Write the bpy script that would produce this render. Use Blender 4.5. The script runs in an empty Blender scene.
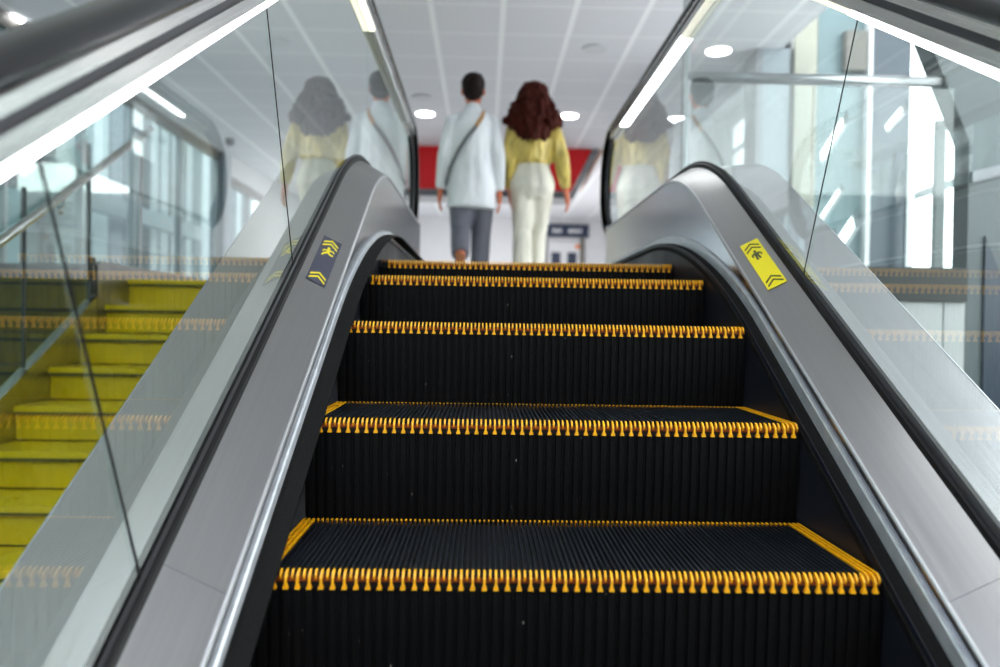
import bpy, bmesh, math, random
from mathutils import Vector, Matrix
C = bpy.context.scene.collection
random.seed(7)
PI = math.pi
TAN = 0.594744
TH = math.atan(TAN); CO = math.cos(TH); SI = math.sin(TH)
FLOOR = 0.655      # upper landing level, measured from the nosing of the big step
LOW = -2.55        # lower hall floor
CEIL = 3.05

# ------------------------------------------------------------------ materials
def mat(name, col, rough=.5, metal=0., emit=None, estr=0., spec=None, coat=0.):
    m = bpy.data.materials.new(name); m.use_nodes = True
    b = m.node_tree.nodes['Principled BSDF']
    b.inputs['Base Color'].default_value = (*col, 1)
    b.inputs['Roughness'].default_value = rough
    b.inputs['Metallic'].default_value = metal
    if spec is not None: b.inputs['Specular IOR Level'].default_value = spec
    if coat: b.inputs['Coat Weight'].default_value = coat; b.inputs['Coat Roughness'].default_value = .08
    if emit: b.inputs['Emission Color'].default_value = (*emit, 1); b.inputs['Emission Strength'].default_value = estr
    return m

def nodes(m): return m.node_tree.nodes, m.node_tree.links, m.node_tree.nodes['Principled BSDF']

def add_noise(m, scale=(10, 10, 10), colvar=.0, roughvar=.0, bump=0., nscale=1., detail=4., rot=(0, 0, 0), dist=.01):
    N, L, b = nodes(m)
    tc = N.new('ShaderNodeTexCoord'); mp = N.new('ShaderNodeMapping')
    mp.inputs['Scale'].default_value = scale; mp.inputs['Rotation'].default_value = rot
    L.new(tc.outputs['Object'], mp.inputs['Vector'])
    nz = N.new('ShaderNodeTexNoise'); nz.inputs['Scale'].default_value = nscale; nz.inputs['Detail'].default_value = detail
    L.new(mp.outputs[0], nz.inputs['Vector'])
    if colvar:
        c = b.inputs['Base Color'].default_value[:]
        mr = N.new('ShaderNodeMapRange'); mr.inputs[1].default_value = .3; mr.inputs[2].default_value = .7
        mr.inputs[3].default_value = 1 - colvar; mr.inputs[4].default_value = 1 + colvar
        L.new(nz.outputs[0], mr.inputs[0])
        mx = N.new('ShaderNodeMix'); mx.data_type = 'RGBA'; mx.blend_type = 'MULTIPLY'
        mx.inputs[0].default_value = 1; mx.inputs[6].default_value = c
        L.new(mr.outputs[0], mx.inputs[7]); L.new(mx.outputs[2], b.inputs['Base Color'])
    if roughvar:
        r = b.inputs['Roughness'].default_value
        mr = N.new('ShaderNodeMapRange'); mr.inputs[1].default_value = .3; mr.inputs[2].default_value = .7
        mr.inputs[3].default_value = max(.02, r - roughvar); mr.inputs[4].default_value = r + roughvar
        L.new(nz.outputs[0], mr.inputs[0]); L.new(mr.outputs[0], b.inputs['Roughness'])
    if bump:
        bp = N.new('ShaderNodeBump'); bp.inputs['Strength'].default_value = bump; bp.inputs['Distance'].default_value = dist
        L.new(nz.outputs[0], bp.inputs['Height']); L.new(bp.outputs[0], b.inputs['Normal'])
    return m

# brushed steel, grain running across the incline
def steel(name, col, rough, streak=.35, tilt=True):
    m = mat(name, col, rough, 1.)
    add_noise(m, (1 / 420, 1 / 2.5, 1 / 420), colvar=.045, roughvar=.05, bump=.02, nscale=1, rot=(TH if tilt else 0, 0, 0), dist=.001)
    for n in m.node_tree.nodes:
        if n.type == 'MAPPING': n.vector_type = 'TEXTURE'
    return m

M = {}
M['deck'] = steel('brushed_deck_steel', (.37, .362, .362), .33)
M['outer'] = steel('brushed_outer_steel', (.80, .80, .80), .20)
M['lip'] = mat('polished_lip', (.58, .59, .61), .40, 1.)
M['holder'] = add_noise(mat('anodised_holder', (.60, .63, .66), .38, .6), (30, 30, 30), colvar=.10, roughvar=.05)
M['side'] = add_noise(mat('satin_side_steel', (.33, .335, .36), .20, 1.), (6, 6, 6), colvar=.06)
M['skirt'] = add_noise(mat('coated_skirt', (.008, .010, .016), .45, .0, spec=.25), (20, 3, 3), roughvar=.08)
M['brush'] = add_noise(mat('black_brush', (.0045, .0045, .0045), .8, 0, spec=.15), (250, 40, 250), colvar=.4, bump=.5, dist=.003)
M['rubber'] = mat('black_rubber', (.005, .005, .006), .5, spec=.25)
M['handrail'] = mat('black_handrail_rubber', (.010, .010, .011), .14, 0, spec=.45, coat=.10)
M['rail'] = steel('brushed_rail_steel', (.60, .59, .575), .25)
M['groove'] = mat('dark_groove', (.05, .05, .056), .45, .5)
M['led'] = mat('lit_tube', (.9, .9, .9), .4, emit=(.97, .99, 1), estr=9)
M['led_warm'] = mat('warm_lit_tube', (.9, .9, .85), .4, emit=(1, .95, .74), estr=1.5)
M['led_cream'] = mat('cream_lit_tube', (.8, .8, .7), .4, emit=(1, .97, .80), estr=.62)
M['led_off'] = mat('unlit_tube', (.62, .66, .66), .25)
M['tread'] = mat('black_tread', (.075, .09, .115), .30, .85)
M['base'] = mat('tread_groove', (.004, .004, .005), .8)
M['yellow'] = add_noise(mat('yellow_paint', (.90, .43, .004), .42), (60, 60, 60), colvar=.15)
M['orange'] = add_noise(mat('orange_paint', (.20, .035, .002), .7), (90, 90, 90), colvar=.5)
M['stairs'] = add_noise(mat('yellow_stair_vinyl', (.88, .70, .012), .30, coat=.25), (3, 3, 3), colvar=.08, roughvar=.06)
M['stair_nose'] = mat('olive_stair_nosing', (.17, .16, .03), .4)
M['white'] = add_noise(mat('white_wall_paint', (.80, .81, .83), .6), (2, 2, 2), colvar=.02)
M['red'] = add_noise(mat('red_panel', (.84, .004, .010), .5), (1, 1, 1), colvar=.04)
M['greypanel'] = mat('grey_panel', (.30, .31, .33), .5)
M['darkpanel'] = mat('dark_fascia', (.040, .045, .042), .35)
M['lightpanel'] = mat('light_fascia', (.50, .53, .52), .4)
M['floor'] = add_noise(mat('pale_floor', (.74, .74, .73), .35), (2, 2, 2), colvar=.04)
M['frame'] = mat('steel_frame', (.42, .44, .45), .3, .8)
M['darkframe'] = mat('dark_frame', (.09, .10, .10), .4, .4)
M['concrete'] = add_noise(mat('grey_cladding', (.115, .14, .145), .35), (1.5, 1.5, 1.5), colvar=.08)
M['beige'] = mat('beige_cladding', (.40, .39, .32), .35)
M['bluewhite'] = mat('pale_blue_cladding', (.36, .42, .46), .4)
M['teal'] = mat('teal_panel', (.17, .25, .27), .3)
M['slate'] = mat('slate_panel', (.05, .068, .09), .3)
M['fin'] = mat('pale_fin', (.24, .28, .29), .4)
M['navy'] = mat('navy_sign', (.022, .035, .075), .4)
M['brown'] = mat('taupe_box', (.17, .16, .14), .5)
M['orangelight'] = mat('orange_decal', (.9, .25, .05), .5)
M['lamp'] = mat('lamp_disc', (1, 1, 1), .5, emit=(1, 1, 1), estr=14)
M['lampoff'] = mat('lamp_disc_off', (.60, .62, .64), .4)
M['stickerdark'] = mat('sticker_navy', (.045, .047, .075), .45)
M['stickeryellow'] = mat('sticker_yellow', (.78, .66, .006), .45)
M['stickerblack'] = mat('sticker_black', (.035, .045, .012), .5)

# riser: black with a few specks of dust
m = mat('black_riser', (.0035, .0036, .0042), .55, 0, spec=.10); M['riser'] = m
N, L, b = nodes(m)
tc = N.new('ShaderNodeTexCoord'); mp = N.new('ShaderNodeMapping'); mp.inputs['Scale'].default_value = (1, 1, .45)
vo = N.new('ShaderNodeTexVoronoi'); vo.inputs['Scale'].default_value = 34
L.new(tc.outputs['Object'], mp.inputs['Vector']); L.new(mp.outputs[0], vo.inputs['Vector'])
cr = N.new('ShaderNodeMapRange'); cr.inputs[1].default_value = .03; cr.inputs[2].default_value = .055; cr.inputs[3].default_value = 1; cr.inputs[4].default_value = 0
L.new(vo.outputs['Distance'], cr.inputs[0])
nz = N.new('ShaderNodeTexNoise'); nz.inputs['Scale'].default_value = 9; L.new(tc.outputs['Object'], nz.inputs['Vector'])
gt = N.new('ShaderNodeMapRange'); gt.inputs[1].default_value = .46; gt.inputs[2].default_value = .60
L.new(nz.outputs[0], gt.inputs[0])
mu = N.new('ShaderNodeMath'); mu.operation = 'MULTIPLY'; L.new(cr.outputs[0], mu.inputs[0]); L.new(gt.outputs[0], mu.inputs[1])
mx = N.new('ShaderNodeMix'); mx.data_type = 'RGBA'; mx.inputs[6].default_value = (.0035, .0036, .0042, 1); mx.inputs[7].default_value = (.35, .33, .30, 1)
L.new(mu.outputs[0], mx.inputs[0]); L.new(mx.outputs[2], b.inputs['Base Color'])

M['seal'] = mat('pale_green_seal', (.30, .42, .40), .4)

# glass: a solid pane whose front faces carry the reflection of both surfaces
def glass(name, tint, ior=1.5, gain=1.0):
    m = bpy.data.materials.new(name); m.use_nodes = True
    N, L = m.node_tree.nodes, m.node_tree.links
    N.clear()
    out = N.new('ShaderNodeOutputMaterial'); mix = N.new('ShaderNodeMixShader')
    tr = N.new('ShaderNodeBsdfTransparent'); tr.inputs[0].default_value = (*tint, 1)
    gl = N.new('ShaderNodeBsdfGlossy'); gl.inputs['Roughness'].default_value = 0.0; gl.inputs[0].default_value = (.95, 1, .99, 1)
    fr = N.new('ShaderNodeFresnel'); fr.inputs[0].default_value = ior
    ge = N.new('ShaderNodeNewGeometry')
    a = N.new('ShaderNodeMath'); a.operation = 'MULTIPLY'; a.inputs[1].default_value = 2 * gain; L.new(fr.outputs[0], a.inputs[0])
    p = N.new('ShaderNodeMath'); p.operation = 'ADD'; p.inputs[1].default_value = 1; L.new(fr.outputs[0], p.inputs[0])
    d = N.new('ShaderNodeMath'); d.operation = 'DIVIDE'; L.new(a.outputs[0], d.inputs[0]); L.new(p.outputs[0], d.inputs[1])
    k = N.new('ShaderNodeMath'); k.operation = 'SUBTRACT'; k.inputs[0].default_value = 1; L.new(ge.outputs['Backfacing'], k.inputs[1])
    f = N.new('ShaderNodeMath'); f.operation = 'MULTIPLY'; f.use_clamp = True; L.new(d.outputs[0], f.inputs[0]); L.new(k.outputs[0], f.inputs[1])
    L.new(f.outputs[0], mix.inputs[0]); L.new(tr.outputs[0], mix.inputs[1]); L.new(gl.outputs[0], mix.inputs[2]); L.new(mix.outputs[0], out.inputs[0])
    return m
M['glass'] = glass('balustrade_glass', (.955, .985, .975))
M['glass_teal'] = glass('facade_glass', (.86, .93, .935))
M['glass_dark'] = glass('stair_glass', (.86, .93, .91))

# ceiling tiles with paler bars
m = mat('ceiling_tiles', (.66, .67, .70), .8); M['ceiling'] = m
N, L, b = nodes(m)
tc = N.new('ShaderNodeTexCoord'); sx = N.new('ShaderNodeSeparateXYZ'); L.new(tc.outputs['Object'], sx.inputs[0])
def bar(out, pitch, off, half):
    s = N.new('ShaderNodeMath'); s.operation = 'SUBTRACT'; s.inputs[1].default_value = off - pitch / 2; L.new(out, s.inputs[0])
    mo = N.new('ShaderNodeMath'); mo.operation = 'FLOORED_MODULO'; mo.inputs[1].default_value = pitch; L.new(s.outputs[0], mo.inputs[0])
    s2 = N.new('ShaderNodeMath'); s2.operation = 'SUBTRACT'; s2.inputs[1].default_value = pitch / 2; L.new(mo.outputs[0], s2.inputs[0])
    ab = N.new('ShaderNodeMath'); ab.operation = 'ABSOLUTE'; L.new(s2.outputs[0], ab.inputs[0])
    lt = N.new('ShaderNodeMapRange'); lt.inputs[1].default_value = half * .8; lt.inputs[2].default_value = half * 1.2; lt.inputs[3].default_value = 1; lt.inputs[4].default_value = 0
    L.new(ab.outputs[0], lt.inputs[0]); return lt.outputs[0]
b1 = bar(sx.outputs[0], .605, -.04, .024); b2 = bar(sx.outputs[1], .636, 5.80, .02)
b2m = N.new('ShaderNodeMath'); b2m.operation = 'MULTIPLY'; b2m.inputs[1].default_value = .45; L.new(b2, b2m.inputs[0])
mxx = N.new('ShaderNodeMath'); mxx.operation = 'MAXIMUM'; L.new(b1, mxx.inputs[0]); L.new(b2m.outputs[0], mxx.inputs[1])
mx = N.new('ShaderNodeMix'); mx.data_type = 'RGBA'; mx.inputs[6].default_value = (.745, .75, .785, 1); mx.inputs[7].default_value = (.95, .95, .97, 1)
L.new(mxx.outputs[0], mx.inputs[0]); L.new(mx.outputs[2], b.inputs['Base Color'])

# ------------------------------------------------------------------ mesh helpers
def obj(name, bm, m, parent=None, smooth=False, recalc=True):
    if recalc: bmesh.ops.recalc_face_normals(bm, faces=bm.faces)
    me = bpy.data.meshes.new(name); bm.to_mesh(me); bm.free()
    me.materials.append(m)
    if smooth:
        for p in me.polygons: p.use_smooth = True
    o = bpy.data.objects.new(name, me); C.objects.link(o)
    if parent: o.parent = parent
    return o

def tag(o, label=None, cat=None, group=None, kind=None):
    if label: o['label'] = label
    if cat: o['category'] = cat
    if group: o['group'] = group
    if kind: o['kind'] = kind
    return o

def thing(name, label, cat, loc=(0, 0, 0), rotz=0, group=None):
    o = bpy.data.objects.new(name, None); C.objects.link(o); o.location = loc; o.rotation_euler = (0, 0, rotz)
    o.empty_display_size = .1
    return tag(o, label, cat, group)

def struct(name, bm, m, label=None):
    o = obj(name, bm, m); o['kind'] = 'structure'
    if label: o['label'] = label
    return o

def box(bm, x0, x1, y0, y1, z0, z1):
    v = [bm.verts.new((x, y, z)) for z in (z0, z1) for y in (y0, y1) for x in (x0, x1)]
    for f in ((0, 1, 3, 2), (4, 6, 7, 5), (0, 4, 5, 1), (2, 3, 7, 6), (0, 2, 6, 4), (1, 5, 7, 3)): bm.faces.new([v[i] for i in f])

def bx(*a):
    bm = bmesh.new(); box(bm, *a); return bm

def prism(bm, pts, axis, a, b):
    """polygon pts swept along an axis ('x','y','z') from a to b"""
    def P(p, t):
        return {'x': (t, p[0], p[1]), 'y': (p[0], t, p[1]), 'z': (p[0], p[1], t)}[axis]
    A = [bm.verts.new(P(p, a)) for p in pts]; B = [bm.verts.new(P(p, b)) for p in pts]; n = len(pts)
    bm.faces.new(A); bm.faces.new(B[::-1])
    for i in range(n): bm.faces.new((A[i], A[(i + 1) % n], B[(i + 1) % n], B[i]))

def loft(polys, closed=True, caps=True, bm=None):
    """polys: list of equal-length polylines; faces between neighbours"""
    bm = bm or bmesh.new()
    R = [[bm.verts.new(p) for p in pl] for pl in polys]
    k = len(R); n = len(R[0])
    for i in range(k if closed else k - 1):
        a, b_ = R[i], R[(i + 1) % k]
        for j in range(n - 1): bm.faces.new((a[j], a[j + 1], b_[j + 1], b_[j]))
    if caps and closed and k > 2:
        bm.faces.new([r[0] for r in R]); bm.faces.new([r[-1] for r in R][::-1])
    return bm

def tube(bm, pts, rad, seg=12, caps=True, squash=None):
    """round tube through pts; rad a number, or a list of radii or (rx, ry) pairs"""
    pts = [Vector(p) for p in pts]; n = len(pts); rings = []
    up = None
    for i, p in enumerate(pts):
        t = (pts[min(i + 1, n - 1)] - pts[max(i - 1, 0)]).normalized()
        if up is None:
            up = Vector((0, 1, 0)) if abs(t.y) < .8 else Vector((1, 0, 0))
        u = (up - t * up.dot(t)).normalized(); w = t.cross(u); up = u
        r = rad[i] if isinstance(rad, (list, tuple)) else rad
        rw, ru = r if isinstance(r, (list, tuple)) else (r, r)
        rings.append([bm.verts.new(p + w * rw * math.cos(2 * PI * k / seg) + u * ru * math.sin(2 * PI * k / seg)) for k in range(seg)])
    for a, b_ in zip(rings, rings[1:]):
        for k in range(seg): bm.faces.new((a[k], a[(k + 1) % seg], b_[(k + 1) % seg], b_[k]))
    if caps: bm.faces.new(rings[0][::-1]); bm.faces.new(rings[-1])
    return bm

def blob(bm, c, r, seg=12, rot=None):
    rx, ry, rz = r if isinstance(r, (list, tuple)) else (r, r, r)
    cx_, cy_, cz_ = c; nv = max(6, seg // 2 + 2); rings = []
    top = bm.verts.new((cx_, cy_, cz_ + rz)); bot = bm.verts.new((cx_, cy_, cz_ - rz))
    for j in range(1, nv):
        t = PI * j / nv; st_, ct = math.sin(t), math.cos(t)
        rings.append([bm.verts.new((cx_ + rx * st_ * math.cos(2 * PI * i / seg), cy_ + ry * st_ * math.sin(2 * PI * i / seg), cz_ + rz * ct)) for i in range(seg)])
    for i in range(seg):
        j = (i + 1) % seg
        bm.faces.new((top, rings[0][i], rings[0][j])); bm.faces.new((bot, rings[-1][j], rings[-1][i]))
        for a_, b_ in zip(rings, rings[1:]): bm.faces.new((a_[i], b_[i], b_[j], a_[j]))

# ------------------------------------------------------------------ paths in the (Y, Z) plane
def path(h, zf, R, y0=-3.6, y1=3.25, nl=8, na=18, nf=8):
    """incline line z = TAN*y + h, fillet of radius R, then level at zf. Returns (y, z, ny, nz)"""
    yc = (zf - h) / TAN; t = R * math.tan(TH / 2)
    ya = yc - t * CO; za = TAN * ya + h
    P = [(y0 + (ya - y0) * i / nl, TAN * (y0 + (ya - y0) * i / nl) + h, -SI, CO) for i in range(nl)]
    cy, cz = ya + SI * R, za - CO * R
    for i in range(na + 1):
        a = TH * (1 - i / na); P.append((cy - R * math.sin(a), cz + R * math.cos(a), -math.sin(a), math.cos(a)))
    ye = P[-1][0]
    for i in range(1, nf + 1): P.append((ye + (y1 - ye) * i / nf, zf, 0, 1))
    return P

def off(P, x, n=0.): return [(x, p[0] + p[2] * n, p[1] + p[3] * n) for p in P]

def strip(sec):
    """sec: list of (x, path, n): closed section lofted along paths"""
    return loft([off(P, x, n) for x, P, n in sec])

def cut(P, ya, yb, n):
    """resample path P between ya and yb at n+1 evenly spaced y"""
    out = []
    for i in range(n + 1):
        y = ya + (yb - ya) * i / max(1, n)
        for a, b_ in zip(P, P[1:]):
            if a[0] <= y <= b_[0] + 1e-9:
                t = (y - a[0]) / max(1e-9, b_[0] - a[0]); out.append((y, a[1] + (b_[1] - a[1]) * t)); break
    return out

def cutn(P, ya, yb):
    return [(y, z, -SI, CO) for y, z in cut(P, ya, yb, 1)]

BR = path(-.005, .735, 2.4)            # brush outer edge
DI = path(.057, .978, 1.1)             # inner deck, inner edge
DO = path(.107, 1.040, 1.2)            # inner deck, glass side
DE = path(.118, 1.055, 1.15)           # outer deck edge
DO2 = path(.107, 1.040, 1.2, y1=3.72)
RAILY = 3.68; RR = .25
RL = path(.837, 1.585, 1.2, y1=RAILY)  # underside of the light strip
def with_newel(P, a_end=150, n=18):
    Q = list(P); cz = P[-1][1] - RR
    for i in range(1, n + 1):
        a = math.radians(a_end * i / n); Q.append((RAILY + RR * math.sin(a), cz + RR * math.cos(a), math.sin(a), math.cos(a)))
    return Q
RN = with_newel(RL); RH = with_newel(RL, 172, 22)

# ------------------------------------------------------------------ balustrades
XG = .655
joints_b = [-2.71, -1.855, -1.0, -.145, .71]; JD = .272; JTOP = 1.9
def balustrade(s, label, lamps, seal_w):
    r = thing('escalator_balustrade', label, 'escalator balustrade', (s * .66, 0, LOW + .01), group='glass balustrades of the escalator')
    inv = Matrix.Translation((-s * .66, 0, -(LOW + .01)))
    def part(name, bm, m, parent=None, smooth=False):
        bmesh.ops.transform(bm, matrix=inv, verts=bm.verts)
        return obj(name, bm, m, parent or r, smooth)
    S = lambda x: s * x
    # inner deck plate, with its rolled inner lip
    part('inner_deck', strip([(S(.5455), DI, .0005), (S(.646), DO, 0), (S(.646), DO, -.005), (S(.5455), DI, -.0045)]), M['deck'])
    part('deck_lip', strip([(S(.5455), DI, .0012), (S(.5425), DI, .0002), (S(.5405), DI, -.003), (S(.5405), DI, -.009), (S(.5455), DI, -.009)]), M['lip'])
    ysm = -.102 if s < 0 else -.106
    part('deck_seam', strip([(S(.546), q_, .0009) for q_ in (cutn(DI, ysm, ysm + .0013),)] + [(S(.6455), cutn(DO, ysm - .002, ysm - .0007), .0004), (S(.6455), cutn(DO, ysm - .002, ysm - .0007), -.002), (S(.546), cutn(DI, ysm, ysm + .0013), -.002)]), M['side'])
    # side panel between brush holder and deck: shallow on the incline, tall round the top bend
    sp = part('side_panel', strip([(S(.548), BR, .004), (S(.544), BR, .004), (S(.544), DI, -.008), (S(.548), DI, -.008)]), M['side'])
    # brush holder, black brush and skirt
    hp = part('brush_holder', strip([(S(.549), BR, -.004), (S(.5345), BR, -.004), (S(.5365), BR, .024), (S(.539), BR, .028), (S(.549), BR, .028)]), M['holder']) if s > 0 else part('brush_holder', strip([(S(.549), BR, .002), (S(.5310), BR, .0148), (S(.5335), BR, .026), (S(.537), BR, .029), (S(.549), BR, .029)]), M['holder'])
    if s > 0:
        part('skirt_brush', strip([(S(.5345), BR, -.026), (S(.5345), BR, -.001), (S(.526), BR, .001), (S(.5045), BR, -.013), (S(.5045), BR, -.026)]), M['brush']); sk = .507
    else:
        part('skirt_brush', strip([(S(.5335), BR, .0055), (S(.5305), BR, .0145), (S(.522), BR, .0155), (S(.4945), BR, .010), (S(.4945), BR, .0055)]), M['brush']); sk = .541
    part('skirt_panel', strip([(S(sk), BR, .0), (S(sk + .0025), BR, .0), (S(sk + .0025), BR, -.62), (S(sk), BR, -.62)]), M['skirt'])
    # end cap of deck at the landing, tapering outwards
    bm = bmesh.new()
    pl = [(S(.5445), 3.25), (S(.5445), 3.245), (S(.646), 3.245), (S(.646), 3.74), (S(.62), 3.74)]
    prism(bm, pl, 'z', FLOOR + .004, .978)
    part('deck_end_cap', bm, M['side'])
    bm = bmesh.new(); prism(bm, [(S(.5425), 3.25), (S(.646), 3.25), (S(.646), 3.76), (S(.618), 3.76)], 'z', .978, .990)
    part('deck_end_plate', bm, M['deck'])
    # gaskets either side of the glass
    part('gasket', strip([(S(.638), DO2, .000), (S(.638), DO2, .010), (S(.642), DO2, .013), (S(.6465), DO2, .013), (S(.6492), DO2, .006), (S(.6492), DO2, -.02), (S(.638), DO2, -.02)]), M['rubber'])
    part('gasket', strip([(S(.672), DO2, .000), (S(.672), DO2, .010), (S(.6608), DO2, .012), (S(.6608), DO2, -.02), (S(.672), DO2, -.02)]), M['rubber'])
    part('clamp_rail', strip([(S(.646), DO2, .013), (S(.6485), DO2, .021), (S(.6492), DO2, .021), (S(.6492), DO2, .013)]), M['groove'])
    # outer deck and cladding
    part('outer_deck', strip([(S(.672), DO, -.001), (S(.842), DE, 0), (S(.842), DE, -.005), (S(.672), DO, -.006)]), M['outer'])
    part('outer_lip', strip([(S(.842), DE, .001), (S(.8455), DE, 0), (S(.8455), DE, -.012), (S(.842), DE, -.012)]), M['lip'])
    q = [(p[0], p[1] - .006) for p in DE]
    lower = [(S(.842), p[0], max(LOW + .02, p[1] - .95)) for p in DE]
    A = [(S(.842), *p) for p in q]; B = [(S(.836), *p) for p in q]; D = [(S(.836), p[1], p[2]) for p in lower]
    part('outer_cladding', loft([A, B, D, lower]), M['concrete'])
    # glass panes
    js = joints_b + [JTOP]
    for i in range(len(js)):
        bmm = bmesh.new()
        if i < len(js) - 1:
            a, c_ = js[i], js[i + 1]
            ta = a - JD; tb = (c_ - JD) if c_ != JTOP else JTOP
            g = .0025
            lo = cut(DO2, a + g, c_ - g, 14); hi = cut(RL, ta + g, tb - g, 14)
            poly = [(y, z + .001) for y, z in lo] + [(y, z + .004) for y, z in reversed(hi)]
            lo3 = [(S(.650), y, z - .01) for y, z in lo]; hi3 = [(S(.650), y, z + .006) for y, z in hi]
            lo4 = [(S(.660), y, z - .01) for y, z in lo]; hi4 = [(S(.660), y, z + .006) for y, z in hi]
            loft([lo3, hi3, hi4, lo4], bm=bmm)
        else:
            pts = [(JTOP + .0025, 1.03), (RAILY, 1.075)]
            pts = [(JTOP + .0025, 1.032), (RAILY, 1.032), (RAILY + .02, 1.083)]
            cz = RL[-1][1] - RR
            for k in range(15):
                an = math.radians(170 - k * 170 / 14); pts.append((RAILY + (RR + .004) * math.sin(an), cz + (RR + .004) * math.cos(an)))
            pts.append((JTOP + .0025, 1.589))
            prism(bmm, pts, 'x', S(.650), S(.660))
        part('glass_panel', bmm, M['glass'])
        # dark seal between panes
        if i > 0:
            bmm = bmesh.new(); yb = js[i]; yt = js[i] - JD if js[i] != JTOP else JTOP
            zb = cut(DO2, yb, yb, 0)[0][1]; zt = cut(RL, yt, yt, 0)[0][1]
            w_ = seal_w / 2
            prism(bmm, [(yb - w_, zb), (yb + w_, zb), (yt + w_, zt), (yt - w_, zt)], 'x', S(.6492), S(.6512))
            if js[i] == JTOP and s < 0: bmm.free()
            else: part('joint_seal', bmm, M['rubber'] if js[i] != JTOP else M['seal'])
        # light strip under the rail, one length per pane
        if i < len(js) - 1: seg = cut(RL, max(-3.59, ta + .004), tb - .004, 16)
        else: seg = cut(RL, JTOP + .004, 3.30, 8)
        def nrm(k):
            a_ = seg[max(0, k - 1)]; b_ = seg[min(len(seg) - 1, k + 1)]
            d = Vector((b_[0] - a_[0], b_[1] - a_[1])).normalized(); return (-d.y, d.x)
        sg = [(p[0], p[1], *nrm(k)) for k, p in enumerate(seg)]
        part('light_strip', strip([(S(.6485), sg, .002), (S(.630), sg, .002), (S(.6255), sg, .005), (S(.6255), sg, .016), (S(.6485), sg, .016)]), M[lamps[i]])
    # rail profile on top of the glass
    part('rail_profile', strip([(S(.6485), RL, 0.0), (S(.6485), RL, .016), (S(.6255), RL, .016), (S(.624), RL, .018), (S(.624), RL, .041), (S(.637), RL, .043), (S(.637), RL, .055),
                               (S(.668), RL, .055), (S(.684), RL, .045), (S(.684), RL, .014), (S(.6615), RL, .012), (S(.6615), RL, 0.0)]), M['rail'])
    NW = RN[len(RL) - 1:]
    part('newel_band', strip([(S(.646), NW, 0.0), (S(.646), NW, .079), (S(.664), NW, .079), (S(.664), NW, 0.0)]), M['groove'])
    part('rail_groove', strip([(S(.637), RL, .0415), (S(.630), RL, .042), (S(.630), RL, .0555), (S(.668), RL, .0555), (S(.668), RL, .0415)]), M['groove'])
    part('handrail_guide', strip([(S(.636), RL, .0555), (S(.6235), RL, .0565), (S(.6235), RL, .080), (S(.6865), RL, .080), (S(.6865), RL, .0565), (S(.674), RL, .0555)]), M['rail'])
    return r, part

lb, lpart = balustrade(-1, 'glass escalator balustrade beside the yellow stairs, navy arrow sticker on its deck',
                       ['led', 'led', 'led', 'led', 'led_warm', 'led_off'], .0045)
rb, rpart = balustrade(1, 'glass escalator balustrade beside the grey landing wall, yellow arrow sticker on its deck',
                       ['led', 'led', 'led', 'led', 'led_cream', 'led'], .003)

for s, lab in ((-1, 'black rubber handrail running above the balustrade beside the yellow stairs'),
               (1, 'black rubber handrail running above the balustrade beside the grey landing wall')):
    sec = []
    cx, w, h0, h1 = .655, .038, .080, .110
    for a in [(w - .006, h0 - .005), (w - .003, h0 - .005), (w, h0 - .001), (w + .0005, h0 + .010), (w - .004, h1 - .010), (w - .013, h1 - .003), (w - .026, h1)]:
        sec.append((s * (cx - a[0]), RH, a[1]))
    for a in [(w - .026, h1), (w - .013, h1 - .003), (w - .004, h1 - .010), (w + .0005, h0 + .010), (w, h0 - .001), (w - .003, h0 - .005), (w - .006, h0 - .005)]:
        sec.append((s * (cx + a[0]), RH, a[1]))
    sec += [(s * (cx + w - .006), RH, h0 + .001), (s * (cx - w + .006), RH, h0 + .001)]
    o = obj('escalator_handrail', strip(sec), M['handrail'], smooth=False)
    for p in o.data.polygons: p.use_smooth = True
    tag(o, lab, 'handrail', 'moving rubber handrails')

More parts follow.
